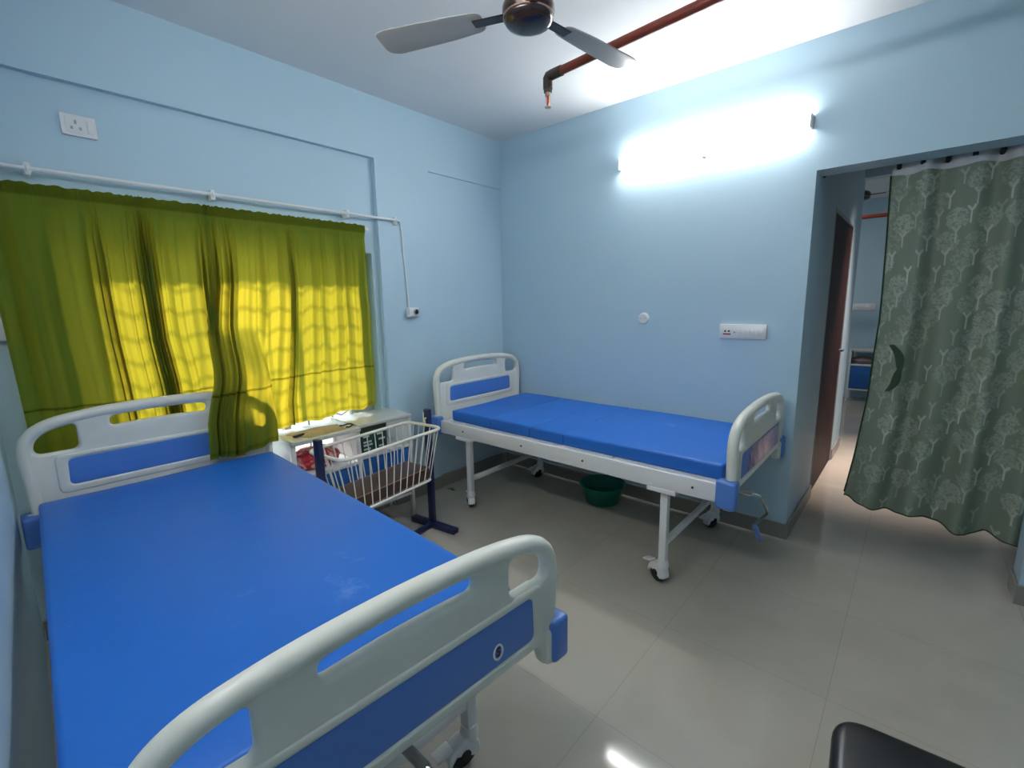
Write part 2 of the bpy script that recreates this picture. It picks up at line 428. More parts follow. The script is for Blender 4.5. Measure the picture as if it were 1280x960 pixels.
def make_bed(label, loc, rz, L, crank_y, ws=1., foot=(0, 0, 1.), leg_x=.31, turn=None):
    t = thing('hospital_bed', label, 'bed', loc, rz)
    make_board(t, 'headboard', 0, 1.05, .60, .54, .738, .848, .332, 1)
    ft = make_board(t, 'footboard', 0, .945, .594, .512, .628, .752, .365, 1)
    def seat_foot(o): o.location = (L, 0, foot[1]); o.rotation_euler = (0, 0, foot[0]); o.scale = (1, foot[2], foot[2])
    seat_foot(ft)
    for s in (-1, 1):
        for sy in (-1, 1):
            x0, x1 = (-.052, .036) if s > 0 else (-.052, .052)
            o = MB().box(x0, x1, min(sy * .425, sy * .488), max(sy * .425, sy * .488), .520, .648, .012, 3).link('corner_cap', M['capblue'], t); o['label'] = 'blue corner cap'
            if s > 0: seat_foot(o)
    for sy in (-1, 1):
        r = MB().box(.03, L - .03, sy * .44 * ws - .017, sy * .44 * ws + .017, .532, .622, .005)
        ro = r.link('side_rail', M['steelwhite'], t)
        for bx in (.28, .30 * L + .2, .62 * L, L - .16):
            MB().lathe([(0, 0), (.006, 0), (.006, .003), (0, .004)], 10, Matrix.Translation((bx, sy * (.44 * ws + .017), .578)) @ Matrix.Rotation(-sy * PI / 2, 4, 'X')).link('bolt', M['darkmetal'], ro)
    for x in (.045, L - .045):
        MB().box(x - .02, x + .02, -.425 * ws, .425 * ws, .54, .61, .004).link('end_rail', M['steelwhite'], t)
    dk = MB()
    for a, bb in ((.07, .36 * L), (.365 * L, .52 * L), (.525 * L, .7 * L), (.705 * L, L - .07)):
        dk.box(a, bb, -.423 * ws, .423 * ws, .606, .622, .003)
    dk.link('deck', M['steelwhite'], t)
    for x in (.28, L - leg_x):
        for sy in (-1, 1):
            m = MB().box(x - .072, x + .072, min(sy * .37 * ws, sy * .462 * ws), max(sy * .37 * ws, sy * .462 * ws), .513, .5335, .002)
            m.box(x - .019, x + .019, sy * .40 * ws - .019, sy * .40 * ws + .019, .13, .52, .004)
            m.link('leg', M['steelwhite'], t)
            make_caster(t, x, sy * .40 * ws, turn if (turn is not None and x > 1 and sy > 0) else random.uniform(2.3, 3.0) if sy < 0 else random.uniform(-2.0, -.4))
        MB().box(x - .013, x + .013, -.385 * ws, .385 * ws, .205, .235, .003).link('cross_bar', M['steelwhite'], t)
    # crank at the foot end
    sh = MB().tube([(L - .35, crank_y, .545), (L - .04, crank_y, .535), (L + .045, crank_y, .535)], .012, 10)
    sh.tube([(L + .04, crank_y, .535), (L + .075, crank_y + .01, .53), (L + .085, crank_y + .02, .52), (L + .085, crank_y + .165, .395), (L + .08, crank_y + .17, .38),
             (L + .07, crank_y + .06, .385), (L + .065, crank_y - .0, .385), (L + .065, crank_y + .0, .37)], .0075, 8)
    co = sh.link('crank', M['chrome'], t)
    MB().tube([(L + .065, crank_y + .0, .385), (L + .067, crank_y + .02, .365), (L + .07, crank_y + .115, .27)], [.010, .0125, .013], 12).link('crank_grip', M['bedblue'], co)['label'] = 'blue plastic grip'
    return t, ft

BED2 = (.19, -.5, 0)
bed_far, foot_far = make_bed('white and blue hospital bed along the plain back wall under the tube light', BED2, 0, 2.0, -.26)
RZ1 = math.atan(NS); RB = -.0166
BED1 = (.19, -2.545, 0)
bed_near, foot_near = make_bed('white and blue hospital bed in the foreground, its headboard under the window curtain', BED1, RB, 1.872, .0, .95, (-.056, .014, .95), .265, -1.75)
# emblem on the near footboard, picture sticker on the far one
inl = [o for o in foot_near.children if o.name.startswith('inlay_panel')][0]
ring = MB().mesh(plate([[(.0165 * math.cos(a) + .235, .021 * math.sin(a) + .667) for a in np.linspace(0, 2 * PI, 33)[:-1]], [(.0115 * math.cos(a) + .235, .016 * math.sin(a) + .667) for a in np.linspace(0, 2 * PI, 33)[:-1]]], .002, .0004, centre=.0195))
ring.link('emblem', M['whitering'], inl)['label'] = 'white oval emblem ring'
fc = bpy.data.curves.new('f', 'FONT'); fc.body = 'S'; fc.size = .034; fc.align_x = 'CENTER'; fc.align_y = 'CENTER'; fc.extrude = .0006; fc.offset = .0015
fo = bpy.data.objects.new('f', fc); COL.objects.link(fo)
me = bpy.data.meshes.new_from_object(fo.evaluated_get(bpy.context.evaluated_depsgraph_get())); COL.objects.unlink(fo)
for v in me.vertices: v.co = (.0195 + v.co.z, .235 + v.co.x * .8, .667 + v.co.y)
me.materials.clear(); MB().mesh(me).link('emblem_letter', M['emblemdark'], inl, smooth=0)['label'] = 'dark letter S'
inl2 = [o for o in foot_far.children if o.name.startswith('inlay_panel')][0]
MB().mesh(plate([round_poly([(-.25, .632), (.35, .632), (.35, .748), (-.22, .748)], .01)], .0016, .0003, centre=.0193)).link('picture_sticker', M['sticker'], inl2)['label'] = 'pink and lilac picture sticker'

# mattresses
def make_mattress(label, loc, rz, x0, x1, hw, z0, z1, seams, cl):
    t = thing('mattress', label, 'mattress', loc, rz)
    b = bmesh.new(); nx, ny = 64, 28
    edges = [x0] + seams + [x1]
    xs = np.unique(np.concatenate([np.linspace(a, c_, 18) for a, c_ in zip(edges, edges[1:])] + [np.array([s + d_ for s in seams for d_ in (-.006, .006)])]))
    ys = np.linspace(-hw, hw, ny)
    def ht(x, y):
        z = z1 + .0025 * math.sin(5 * x + 2 * y) + .002 * math.sin(9 * y - 3 * x)
        for s in seams: z -= .004 * math.exp(-((x - s) / .006) ** 2)
        return z
    V = np.array([[b.verts.new((x, y, ht(x, y))) for y in ys] for x in xs], dtype=object)
    for i in range(len(xs) - 1):
        for j in range(ny - 1): b.faces.new((V[i, j], V[i + 1, j], V[i + 1, j + 1], V[i, j + 1]))
    g_ = bmesh.ops.extrude_face_region(b, geom=list(b.faces)); low = [e for e in g_['geom'] if isinstance(e, bmesh.types.BMVert)]
    for v in low: v.co.z = z0
    bmesh.ops.recalc_face_normals(b, faces=b.faces)
    rim = [e for e in b.edges if e.is_manifold and e.calc_face_angle(0) > 1.0]
    bmesh.ops.bevel(b, geom=rim, offset=.013, segments=3, profile=.5, affect='EDGES')
    MB().add(b).link('cover', M['rexine'], t, 40)
    for s in seams:
        MB().tube([(s, -hw - .0005, z0 + .012), (s, -hw - .001, z1 - .014)], .0026, 6).link('seam', M['seam'], t)
    return t
make_mattress('thin blue rexine mattress on the bed by the back wall', BED2, 0, .12, 1.955, .412, .6235, .697, [.50, .83, 1.08], 0)
make_mattress('wide blue rexine mattress on the foreground bed', BED1, -.0475, .055, 1.795, .432, .6235, .70, [], 0)

# ------------------------------------------------------------------ bedside lockers
def make_locker(label, loc, rz, group):
    """Local frame: front faces +X, origin at the floor under the middle of the front."""
    W, D, HT = .405, .30, .73
    t = thing('bedside_locker', label, 'bedside cabinet', loc, rz, group)
    hw = W / 2
    tp = MB().box(-D, .012, -hw - .001, hw + .001, HT - .022, HT, .004).box(-D, .012, -hw - .001, -hw + .012, HT, HT + .006, .002)
    tp.link('top', M['lockertop'], t)
    for sx in (-D + .012, -.012):
        for sy in (-1, 1): MB().box(sx - .012, sx + .012, sy * (hw - .012) - .012, sy * (hw - .012) + .012, 0, HT - .022, .003).link('corner_post', M['locker'], t)
    for sy in (-1, 1): MB().box(-D + .02, -.02, sy * (hw - .006) - .004, sy * (hw - .006) + .004, .17, HT - .022).link('side_panel', M['locker'], t, 0)
    MB().box(-D + .002, -D + .008, -hw + .02, hw - .02, .17, .525).link('back_panel', M['locker'], t, 0)
    MB().box(-D + .01, -.004, -hw + .012, hw - .012, .505, .525, .002).link('shelf', M['locker'], t)
    MB().box(-D + .01, -.004, -hw + .012, hw - .012, .165, .185, .002).link('bottom_panel', M['locker'], t)
    dr = MB().box(-.014, .002, -hw + .026, hw - .026, .19, .50, .003).link('door', M['lockerblue'], t)
    MB().box(.002, .014, hw - .075, hw - .06, .33, .40, .003).link('handle', M['chrome'], dr)
    return t
LX = .325
lk = make_locker('open-shelf white locker with red cloth and brown paper, beside the foreground bed', (.31, -1.834, 0), 0, 'white and blue bedside lockers')
dup(lk, (.255, -1.426, 0), 0, 'white locker holding a dark green carton, nearest the bare corner pier')
dup(lk, (2.26, 4.84, 0), -PI / 2, 'distant white locker with blue door, in the hall past the doorway')
# things on and in the lockers
def crumple(name, cx, cy, z0, a, bx, c_, material, label, cat, seed):
    r2 = np.random.default_rng(seed); b = bmesh.new(); bmesh.ops.create_icosphere(b, subdivisions=5, radius=1)
    dirs = r2.normal(size=(26, 3)); dirs /= np.linalg.norm(dirs, axis=1)[:, None]
    for v in b.verts:
        p = np.array(v.co); k = 1 + .16 * np.max(np.abs(dirs @ p)) - .55 * np.exp(-((dirs @ p) / .10) ** 2).sum() * .055
        v.co = Vector((cx + p[0] * a * k, cy + p[1] * bx * k, max(z0, z0 + c_ * .45 + p[2] * c_ * .6 * k)))
    return tag(MB().add(b).link(name, material, None, 60), label, cat)
crumple('folded_cloth', .16, -1.86, .527, .10, .145, .10, M['redcloth'], 'crumpled red printed cloth on the open locker shelf', 'cloth', 3)
bx = thing('carton', 'dark green carton with pale print standing in the locker by the pier', 'box', (.222, -1.50, .527), R(3))
MB().box(-.05, .02, -.095, .095, 0, .165, .003).link('carton_body', M['darkgreen'], bx)
MB().box(-.052, .022, -.096, .096, .165, .176, .003).link('carton_lid', M['cardboard'], bx)['label'] = 'brown carton lid'
for zr, ln in ((.135, [(-.08, -.03), (.02, .08)]), (.115, [(-.08, -.035), (.02, .06)]), (.08, [(-.08, -.045), (-.04, -.02), (.03, .08)]), (.06, [(-.08, -.05), (-.04, -.015)]), (.035, [(-.08, -.03), (.03, .07)])):
    for a, c_ in ln: MB().box(.0198, .0208, a, c_, zr - .006, zr + .006).link('print_mark', M['palemark'], bx, 0)
def ppr():
    b = MB().mesh(plate([round_poly([(.13, -1.99), (.30, -1.93), (.285, -1.70), (.14, -1.68), (.10, -1.8)], .01)], .0014, .0003, 'XYZ', centre=.7315))
    return b.link('paper_sheet', M['paper'], None, 0)
tag(ppr(), 'torn brown paper sheet lying on the locker top beside the foreground bed', 'paper')
tag(MB().box(-.011, .011, -.035, .035, 0, .012, .004, 2, Matrix.Translation((.225, -1.955, .7335)) @ Matrix.Rotation(R(25), 4, 'Z')).link('clip', M['blackbit'], None), 'small black clip on the locker top, toward the foreground bed', 'clip')
pts = [(.25 + .03 * math.cos(a), -1.685 + .045 * math.sin(a), .7365 + .006 * abs(math.sin(2 * a))) for a in np.linspace(-.4, PI + .6, 22)]
tag(MB().tube(pts, .0045, 8).link('cable_loop', M['blackbit'], None), 'short black cable loop where the two locker tops meet', 'cable')

# ------------------------------------------------------------------ baby crib
cr = thing('baby_crib', 'white wire baby crib on a navy steel stand beside the lockers', 'crib', (.515, -1.63, 0), R(7.5))
def rrect(hl, hw, r, z, n=6): return [(x, y, z) for x, y in round_poly([(-hw, -hl), (hw, -hl), (hw, hl), (-hw, hl)], r, n)]
MB().tube(rrect(.355, .150, .06, .695), .0092, 10, closed=True).link('top_rim', M['wire'], cr)
MB().tube(rrect(.285, .112, .035, .382), .0075, 10, closed=True).link('bottom_rim', M['wire'], cr)
def bar(p, q_): MB().tube([p, q_], .0033, 7).link('bar', M['wire'], cr)
for s in (-1, 1):
    for k in range(12):
        tt = -1 + 2 * k / 11; bar((s * .150, tt * .315, .695), (s * .112, tt * .265, .382))
    for k in range(5):
        tt = -1 + 2 * k / 4; bar((tt * .095, s * .355, .695), (tt * .075, s * .285, .382))
for k in range(7):
    y = -.25 + k * .5 / 6; bar((-.112, y, .382), (.112, y, .382))
ms = tag(MB().box(-.105, .105, -.278, .278, .387, .462, .012, 3, ).link('crib_mattress', M['brown'], None), 'brown foam mattress lying inside the wire baby crib', 'mattress')
ms.location = (.515, -1.63, 0); ms.rotation_euler = (0, 0, R(7.5))
for zz in (.4595, .3925):
    MB().tube(rrect(.276, .103, .012, zz, 3), .003, 6, closed=True).link('piping', M['cream_seam'], ms)
for s in (-1, 1):
    yb = s * .385
    MB().box(-.022, .022, yb - .014, yb + .014, .03, .79, .004).link('post', M['navy'], cr)
    MB().box(-.175 if s > 0 else -.20, .20, yb - .025, yb + .025, .0, .034, .005).link('foot', M['navy'], cr)
    br = MB().tube([(0, yb - s * .014, .735), (0, yb - s * .028, .735), (0, s * .358, .70)], .006, 8).tube([(-.015, yb - s * .022, .77), (-.015, yb - s * .022, .70)], .004, 8)
    br.link('bracket', M['wire'], cr)
MB().box(-.018, .018, -.36, .36, .004, .032, .004).link('cross_beam', M['navy'], cr)

# ------------------------------------------------------------------ basin, stool
bs = MB().lathe([(0, .006), (.115, .006), (.122, .012), (.158, .128), (.166, .131), (.168, .136), (.163, .139), (.154, .134), (.118, .016), (0, .012)], 48)
bs.lathe([(.113, 0), (.118, 0), (.118, .007), (.113, .007)], 40)
tag(bs.link('wash_basin', M['green'], None, 40, (1.12, -.20, 0)), 'green plastic basin on the floor under the far bed', 'basin')
st = thing('stool', 'black padded stool cut off by the lower right edge', 'stool', (2.905, -1.988, 0), R(4))
sm = MB().box(-.205, .205, -.205, .205, .40, .455, .001, 1)
sm = MB().mesh(plate([round_poly([(-.205, -.205), (.205, -.205), (.205, .205), (-.205, .205)], .075, 8)], .055, .024, 'XYZ', centre=.428, res=5))
sm.link('seat', M['stool'], st, 60)
for sx in (-1, 1):
    for sy in (-1, 1):
        lg = MB().tube([(sx * .14, sy * .14, .405), (sx * .175, sy * .175, .012)], .011, 10).link('leg', M['chrome'], st)
        MB().lathe([(0, 0), (.015, 0), (.015, .02), (0, .02)], 12, Matrix.Translation((sx * .175, sy * .175, 0))).link('rubber_foot', M['tyre'], lg)
MB().tube([(x, y, .17) for x, y, _ in rrect(.159, .159, .02, 0)], .007, 8, closed=True).link('foot_ring', M['chrome'], st)

# ------------------------------------------------------------------ ceiling fan, pipe
def make_fan(label, loc, rz):
    t = thing('ceiling_fan', label, 'fan', loc, rz)
    bd = MB().lathe([(0, .0), (.055, .002), (.078, .010), (.086, .020), (.088, .026), (.088, .034), (.0925, .042), (.0925, .062), (.085, .078), (.06, .092), (.03, .10), (.022, .13), (0, .13)], 48)
    bd.link('motor', M['fanbody'], t, 40)
    MB().lathe([(.0875, .027), (.0905, .028), (.0905, .033), (.0875, .034)], 48).link('trim_ring', M['fangold'], t)
    MB().tube([(0, 0, .12), (0, 0, H - loc[2] - .05)], .012, 14).link('down_rod', M['fanbody'], t)
    MB().lathe([(0, H - loc[2] - .07), (.03, H - loc[2] - .07), (.055, H - loc[2] - .02), (.058, H - loc[2] - .001), (0, H - loc[2] - .001)], 28).link('canopy', M['fanbody'], t)
    for k in range(3):
        a = k * 2 * PI / 3; mx = Matrix.Rotation(a, 4, 'Z')
        bl = plate([round_poly([(.17, -.045), (.30, -.06), (.56, -.072), (.60, -.05), (.60, .05), (.56, .062), (.30, .055), (.17, .045)], .03, 5)], .004, .001, 'XYZ')
        m = MB().mesh(bl); bmesh.ops.transform(m.bm, matrix=mx @ Matrix.Translation((0, 0, .052)) @ Matrix.Rotation(R(9), 4, 'X'), verts=m.bm.verts)
        bo = m.link('blade', M['fanblade'], t, 30)
        i = MB().box(.085, .21, -.022, .022, .045, .05, .002, 1, mx); i.link('blade_iron', M['fanbody'], bo)
    return t
fan = make_fan('brown ceiling fan with copper trim, hanging in the room above the beds', (1.60, -1.60, 2.40), R(203))
PY, PZ = -1.05, 2.515
pp = thing('sprinkler_pipe', 'red oxide sprinkler pipe under the ceiling above the beds', 'pipe', (1.275, PY, PZ), R(-4))
MB().tube([(.075, 0, 0), (XR - 1.268, 0, 0)], .0195, 18).link('pipe', M['maroon'], pp)
e = MB().tube([(.085, 0, 0), (.02, 0, 0)], .0235, 16).tube([(.03, 0, 0), (.004, 0, -.001), (0, 0, -.006), (0, 0, -.055)], .0232, 16).tube([(0, 0, -.05), (0, 0, -.072)], .020, 6)
e.link('elbow', M['iron'], pp)['label'] = 'bare dark iron elbow'
hd = MB().tube([(0, 0, -.07), (0, 0, -.088)], .014, 12).lathe([(0, -.138), (.016, -.138), (.016, -.135), (0, -.134)], 16).tube([(.010, 0, -.086), (.011, 0, -.11), (.003, 0, -.134)], .0025, 6).tube([(-.010, 0, -.086), (-.011, 0, -.11), (-.003, 0, -.134)], .0025, 6)
ho = hd.link('sprinkler_head', M['brass'], pp)
MB().tube([(0, 0, -.088), (0, 0, -.132)], .005, 10).link('glass_bulb', M['redbulb'], ho)
for hx in (1.35, 2.5):
    MB().tube([(hx, 0, .0), (hx, 0, H - PZ)], .005, 8).tube([(hx + .0, .025 * math.cos(a), .025 * math.sin(a)) for a in np.linspace(0, 2 * PI, 20)[:-1]], .004, 6, closed=True).link('hanger', M['iron'], pp)
tag(MB().tube([(.395, 3.8, 2.335), (DX2 + .105, 3.8, 2.335)], .022, 14).link('fire_pipe', M['maroon'], None), 'thin red pipe crossing the hall, seen through the doorway', 'pipe')

# ------------------------------------------------------------------ tube lights
def make_tube(label, loc, rz, group):
    t = thing('tube_light', label, 'light', loc, rz, group)
    MB().box(-.56, .56, 0, .022, -.03, .03, .004).link('housing', M['plate'], t)
    pr = [(-.034, .022), (-.034, .034), (-.022, .048), (0, .053), (.022, .048), (.034, .034), (.034, .022)]
    MB().mesh(plate([[(y, z) for z, y in pr]], 1.09, .001, 'YZX')).link('diffuser', M['tube'], t, 50)
    for s in (-1, 1): MB().box(min(s * .545, s * .556), max(s * .545, s * .556), .0, .054, -.035, .035, .006).link('end_cap', M['plate'], t)
    MB().box(-.012, .012, 0, .02, -.062, -.03, .004).link('clip', M['plategrey'], t)
    return t
tl = make_tube('lit white tube light high on the back wall above the far bed', (1.67, 0, 2.345), PI, 'wall tube lights')
dup(tl, (1.85, near_y(1.85) + .001, 2.36), RZ1, 'lit tube light on the wall beside the foreground bed, outside the view')

# ------------------------------------------------------------------ wall fittings
def plate_box(t, name, w_, h_, dp, y=0): return MB().box(-w_ / 2, w_ / 2, -dp, 0, -h_ / 2, h_ / 2, .004).link(name, M['plate'], t)
# (local frame: wall behind at +y, faces -y)
so = thing('wall_socket', 'white three-pin socket plate high above the window curtain', 'socket', (0 - ND, -2.635, 2.212), PI / 2)
plate_box(so, 'plate', .115, .085, .014)
MB().box(-.042, .022, -.0165, -.013, -.03, .03, .002).link('socket_module', M['plate'], so)
hh = MB()
for x, z, h2 in ((-.01, .012, .008), (-.024, -.012, .006), (.004, -.012, .006)): hh.box(x - .004, x + .004, -.0172, -.016, z - h2, z + h2)
hh.link('pin_hole', M['plategrey'], so, 0)
MB().box(.028, .046, -.018, -.013, -.026, .026, .002).link('switch', M['plate'], so)
sb = thing('switch_board', 'long white switch board on the back wall above the far footboard', 'switch', (1.95, 0, 1.243), 0)
plate_box(sb, 'plate', .262, .088, .018)
MB().box(-.122, .122, -.0205, -.017, -.036, .03, .002).link('face_plate', M['plate'], sb)
m = MB()
for x in (-.096, -.075):
    m.lathe([(0, 0), (.0062, 0), (.0062, .0012), (0, .0012)], 12, Matrix.Translation((x, -.0205, .002)) @ Matrix.Rotation(PI / 2, 4, 'X'))
m.link('pin_hole', M['platedark'], sb, 0)
MB().box(-.108, -.064, -.0215, -.0203, -.02, -.011).link('red_mark', M['platered'], sb, 0)
MB().lathe([(0, 0), (.006, 0), (.005, .005), (0, .006)], 12, Matrix.Translation((-.042, -.0205, -.004)) @ Matrix.Rotation(PI / 2, 4, 'X')).link('indicator', M['plategrey'], sb)
for k in range(6): MB().box(-.025 + k * .024, -.004 + k * .024, -.0235, -.0203, -.016, .016, .002).link('switch', M['plate'], sb)
ro = thing('ceiling_rose_outlet', 'round white wall outlet left of the switch board', 'socket', (1.31, 0, 1.318), 0)
MB().lathe([(0, .016), (.030, .016), (.037, .011), (.039, 0), (0, 0)], 36, Matrix.Rotation(PI / 2, 4, 'X')).link('cover', M['plate'], ro)
m = MB()
for x in (-.02, .02): m.lathe([(0, 0), (.003, 0), (.003, .002), (0, .002)], 10, Matrix.Translation((x, -.0155, 0)) @ Matrix.Rotation(PI / 2, 4, 'X'))
m.link('screw', M['plategrey'], ro)
MB().box(-.014, .014, -.018, -.015, .008, .016, .001).link('rib', M['plate'], ro)
lb = thing('switch_box', 'white wall box with a dark switch at the left edge beside the curtain', 'switch', (-ND, -2.945, 1.37), PI / 2)
MB().box(-.06, .02, -.04, 0, -.045, .045, .004).link('box_body', M['plate'], lb)
MB().box(.021, .034, -.034, -.006, -.022, .026, .003).link('switch', M['plategrey'], lb)
hs = thing('switch_board', 'far switch board on the hall wall seen through the doorway', 'switch', (2.13, 5.2, 1.30), 0)
plate_box(hs, 'plate', .27, .09, .016)
for k in range(5): MB().box(-.10 + k * .04, -.07 + k * .04, -.02, -.015, -.02, .02, .002).link('switch', M['plate'], hs)
cb = thing('security_camera', 'small white box with round black lens on the pier beside the curtain', 'camera', (0, -.984, 1.387), PI / 2)
MB().box(-.045, .04, -.045, 0, -.032, .032, .008, 3).link('camera_body', M['plate'], cb)
MB().lathe([(.016, 0), (.022, 0), (.022, .008), (.0165, .008), (.016, 0)], 24, Matrix.Translation((.012, -.045, .003)) @ Matrix.Rotation(PI / 2, 4, 'X')).link('lens_ring', M['plategrey'], cb)
MB().lathe([(0, 0), (.0165, 0), (.0165, .004), (.008, .007), (0, .008)], 24, Matrix.Translation((.012, -.0445, .003)) @ Matrix.Rotation(PI / 2, 4, 'X')).link('lens', M['lens'], cb)
# conduit and its saddles
cd = thing('conduit_pipe', 'white conduit pipe clipped along the window wall above the curtain', 'conduit', (0, 0, 0))
CX, CZ = .018, 2.0
MB().tube([(CX, -3.03, CZ), (CX, -1.075, CZ + .004)], .0082, 12).link('pipe', M['pvc'], cd)
MB().tube([(CX, -1.078, CZ + .004), (.010, -1.045, CZ + .002), (.007, -1.035, CZ - .02), (.007, -1.005, 1.42)], .0055, 10).link('drop_cable', M['pvc'], cd)
for y in (-2.82, -2.17, -1.435, -1.085):
    bk = 0 if y > -1.2 else -ND
    s_ = MB().box(bk, CX + .004, y - .012, y + .012, CZ - .014, CZ + .014, .003).tube([(CX + .0 + .010 * math.cos(a), y, CZ + .0 + .010 * math.sin(a)) for a in np.linspace(0, 2 * PI, 18)[:-1]], .005, 6, closed=True)
    s_.box(bk, CX + .006, y - .009, y + .009, CZ - .026, CZ + .024, .003)
    s_.link('saddle_clip', M['pvc'], cd)

# ------------------------------------------------------------------ green window curtains
RX, RZ_ = .040, 1.918
rd = thing('curtain_rod', 'white curtain rod with end cap, under the conduit above the window', 'curtain rod', (0, 0, 0))
MB().tube([(RX, -3.02, RZ_), (RX, -1.335, RZ_)], .0085, 12).link('rod', M['pvc'], rd)
MB().lathe([(0, 0), (.014, 0), (.014, .022), (0, .024)], 16, Matrix.Translation((RX, -1.34, RZ_)) @ Matrix.Rotation(-PI / 2, 4, 'X')).link('end_cap', M['plate'], rd)
for y in (-2.97, -1.36): MB().box(-ND, RX, y - .006, y + .006, RZ_ - .014, RZ_ + .010, .002).link('bracket', M['plate'], rd)

def interp(z, tab):
    zs = np.array([a for a, _ in tab][::-1]); vs = np.array([v for _, v in tab][::-1]); return np.interp(z, zs, vs)
def smooth(a, b, x):
    t = np.clip((x - a) / (b - a), 0, 1); return t * t * (3 - 2 * t)
def green_curtain(name, label, left, right, bottom, seed, nf, bundles, extra_x=None):
    r2 = np.random.default_rng(seed)
    ns, nz = 420, 190
    s = np.linspace(0, 1, ns)[None, :]; t = np.linspace(0, 1, nz)[:, None]
    zb = bottom(s)
    z0 = RZ_ + .020
    Z = z0 + (zb - z0) * t
    yl = interp(Z, left); yr = interp(Z, right)
    # uneven spacing of the cloth along the rod: bundles hold more cloth
    dens = np.ones(ns)
    for c_, w_, a_ in bundles: dens += a_ * np.exp(-((s[0] - c_) / w_) ** 2)
    u = np.cumsum(1 / dens); u = (u - u[0]) / (u[-1] - u[0]); u = u[None, :]
    down = smooth(.03, .30, t)
    Y = yl + (yr - yl) * (u * (1 - 0) + 0)
    X = np.full_like(Z, RX)
    ph = r2.uniform(0, 2 * PI, 6)
    w1 = .012 * np.sin(2 * PI * nf * s + ph[0] + 1.2 * np.sin(2 * PI * s * 2 + ph[1]) + .5 * t)
    w2 = .007 * np.sin(2 * PI * nf * 1.73 * s + ph[2] + .9 * t) * (1 - .5 * t)
    X = X + (w1 + w2) * (.35 + .65 * down)
    for c_, w_, a_ in bundles:                               # deep folds
        k = np.exp(-((s - c_) / (w_ * 1.2)) ** 2)
        X = X + k * (.022 * np.sin(2 * PI * 30 * (s - c_) + 1.0)) * (.3 + .7 * down) + .012 * k * down
        Y = Y + k * .010 * np.cos(2 * PI * 30 * (s - c_)) * down
    ruf = .0045 * np.sin(2 * PI * nf * 4.1 * s + ph[3] + 2 * np.sin(9 * s + ph[4]))
    top = np.exp(-(t / .035) ** 2)
    chan = np.exp(-((Z - RZ_) / .016) ** 2)                  # rod pocket bulges over the rod
    hd = smooth(.075, .03, t)
    X = X * (1 - hd) + (RX + .0135 + .8 * np.abs(ruf)) * hd + ruf * .25 * (1 - hd)
    Z = Z + .0022 * (np.sin(2 * PI * nf * 2.6 * s + ph[5] + 3 * np.sin(11 * s)) + np.sin(2 * PI * nf * 1.1 * s)) * np.exp(-(t / .02) ** 2)
    X = X + .004 * np.sin(17 * t + 9 * s + ph[1]) * down     # slack wrinkles
    lower = smooth(.8, 1, t)
    X = X + .006 * lower * np.sin(2 * PI * 5 * s + ph[2] + 7 * t)
    X = np.maximum(X, -.035 + 0 * X)
    if extra_x is not None: X = extra_x(X, Y, Z)
    pat = np.clip(1.25 * np.exp(-((Z - (1.035 + .012 * np.sin(4 * s + seed))) / .0042) ** 2), 0, 1)
    pat = np.maximum(pat, .45 * np.exp(-((t - .985) / .008) ** 2) + 0 * Z)
    pat = np.maximum(pat, .55 * smooth(.044, .036, t) + 0 * Z)       # doubled cloth of the rod pocket
    return tag(grid(name, X, Y, Z, M['greencloth'], None, pat), label, 'curtain', 'green window curtains')
green_curtain('window_curtain', 'left olive green curtain, behind the foreground headboard',
              [(2.0, -2.985), (.7, -2.955)], [(2.0, -2.215), (1.83, -2.212), (1.72, -2.222), (1.55, -2.228), (1.42, -2.228), (1.3, -2.225), (1.1, -2.2), (.7, -2.18)],
              lambda s: .80 + 0 * s, 3, 9, [(.36, .03, 1.0), (.62, .10, 2.2), (.95, .03, .8)])
def over_bed(X, Y, Z):
    k = smooth(-2.00, -2.085, Y)                              # only the part beside / over the headboard
    fwd = .205 * smooth(1.36, 1.06, Z) + .012 * smooth(1.0, .75, Z)
    return X + k * fwd
green_curtain('window_curtain', 'right olive green curtain, draped over the foreground headboard and above the lockers',
              [(2.0, -2.235), (1.83, -2.232), (1.72, -2.236), (1.55, -2.246), (1.3, -2.285), (1.1, -2.335), (.9, -2.385), (.7, -2.40)], [(2.0, -1.345), (.7, -1.345)],
              lambda s: .722 + .035 * smooth(.25, .42, s) + .02 * smooth(.5, .9, s) + .008 * np.sin(26 * s), 11, 11, [(.06, .035, 1.2), (.16, .03, .8), (.5, .03, .5)], over_bed)

# ------------------------------------------------------------------ doorway curtain with printed trees
CY = .205; CZR = 2.118
ro2 = thing('curtain_rod', 'dark curtain rod across the doorway top', 'curtain rod', (0, 0, 0))
MB().tube([(DX + .001, CY, CZR), (DX2 + .099, CY, CZR)], .010, 12).link('rod', M['darkring'], ro2)
for x in (DX + .006, DX2 + .094): MB().lathe([(0, -.006), (.02, -.006), (.02, .006), (0, .006)], 18, Matrix.Translation((x, CY, CZR)) @ Matrix.Rotation(PI / 2, 4, 'Y')).link('socket', M['darkring'], ro2)

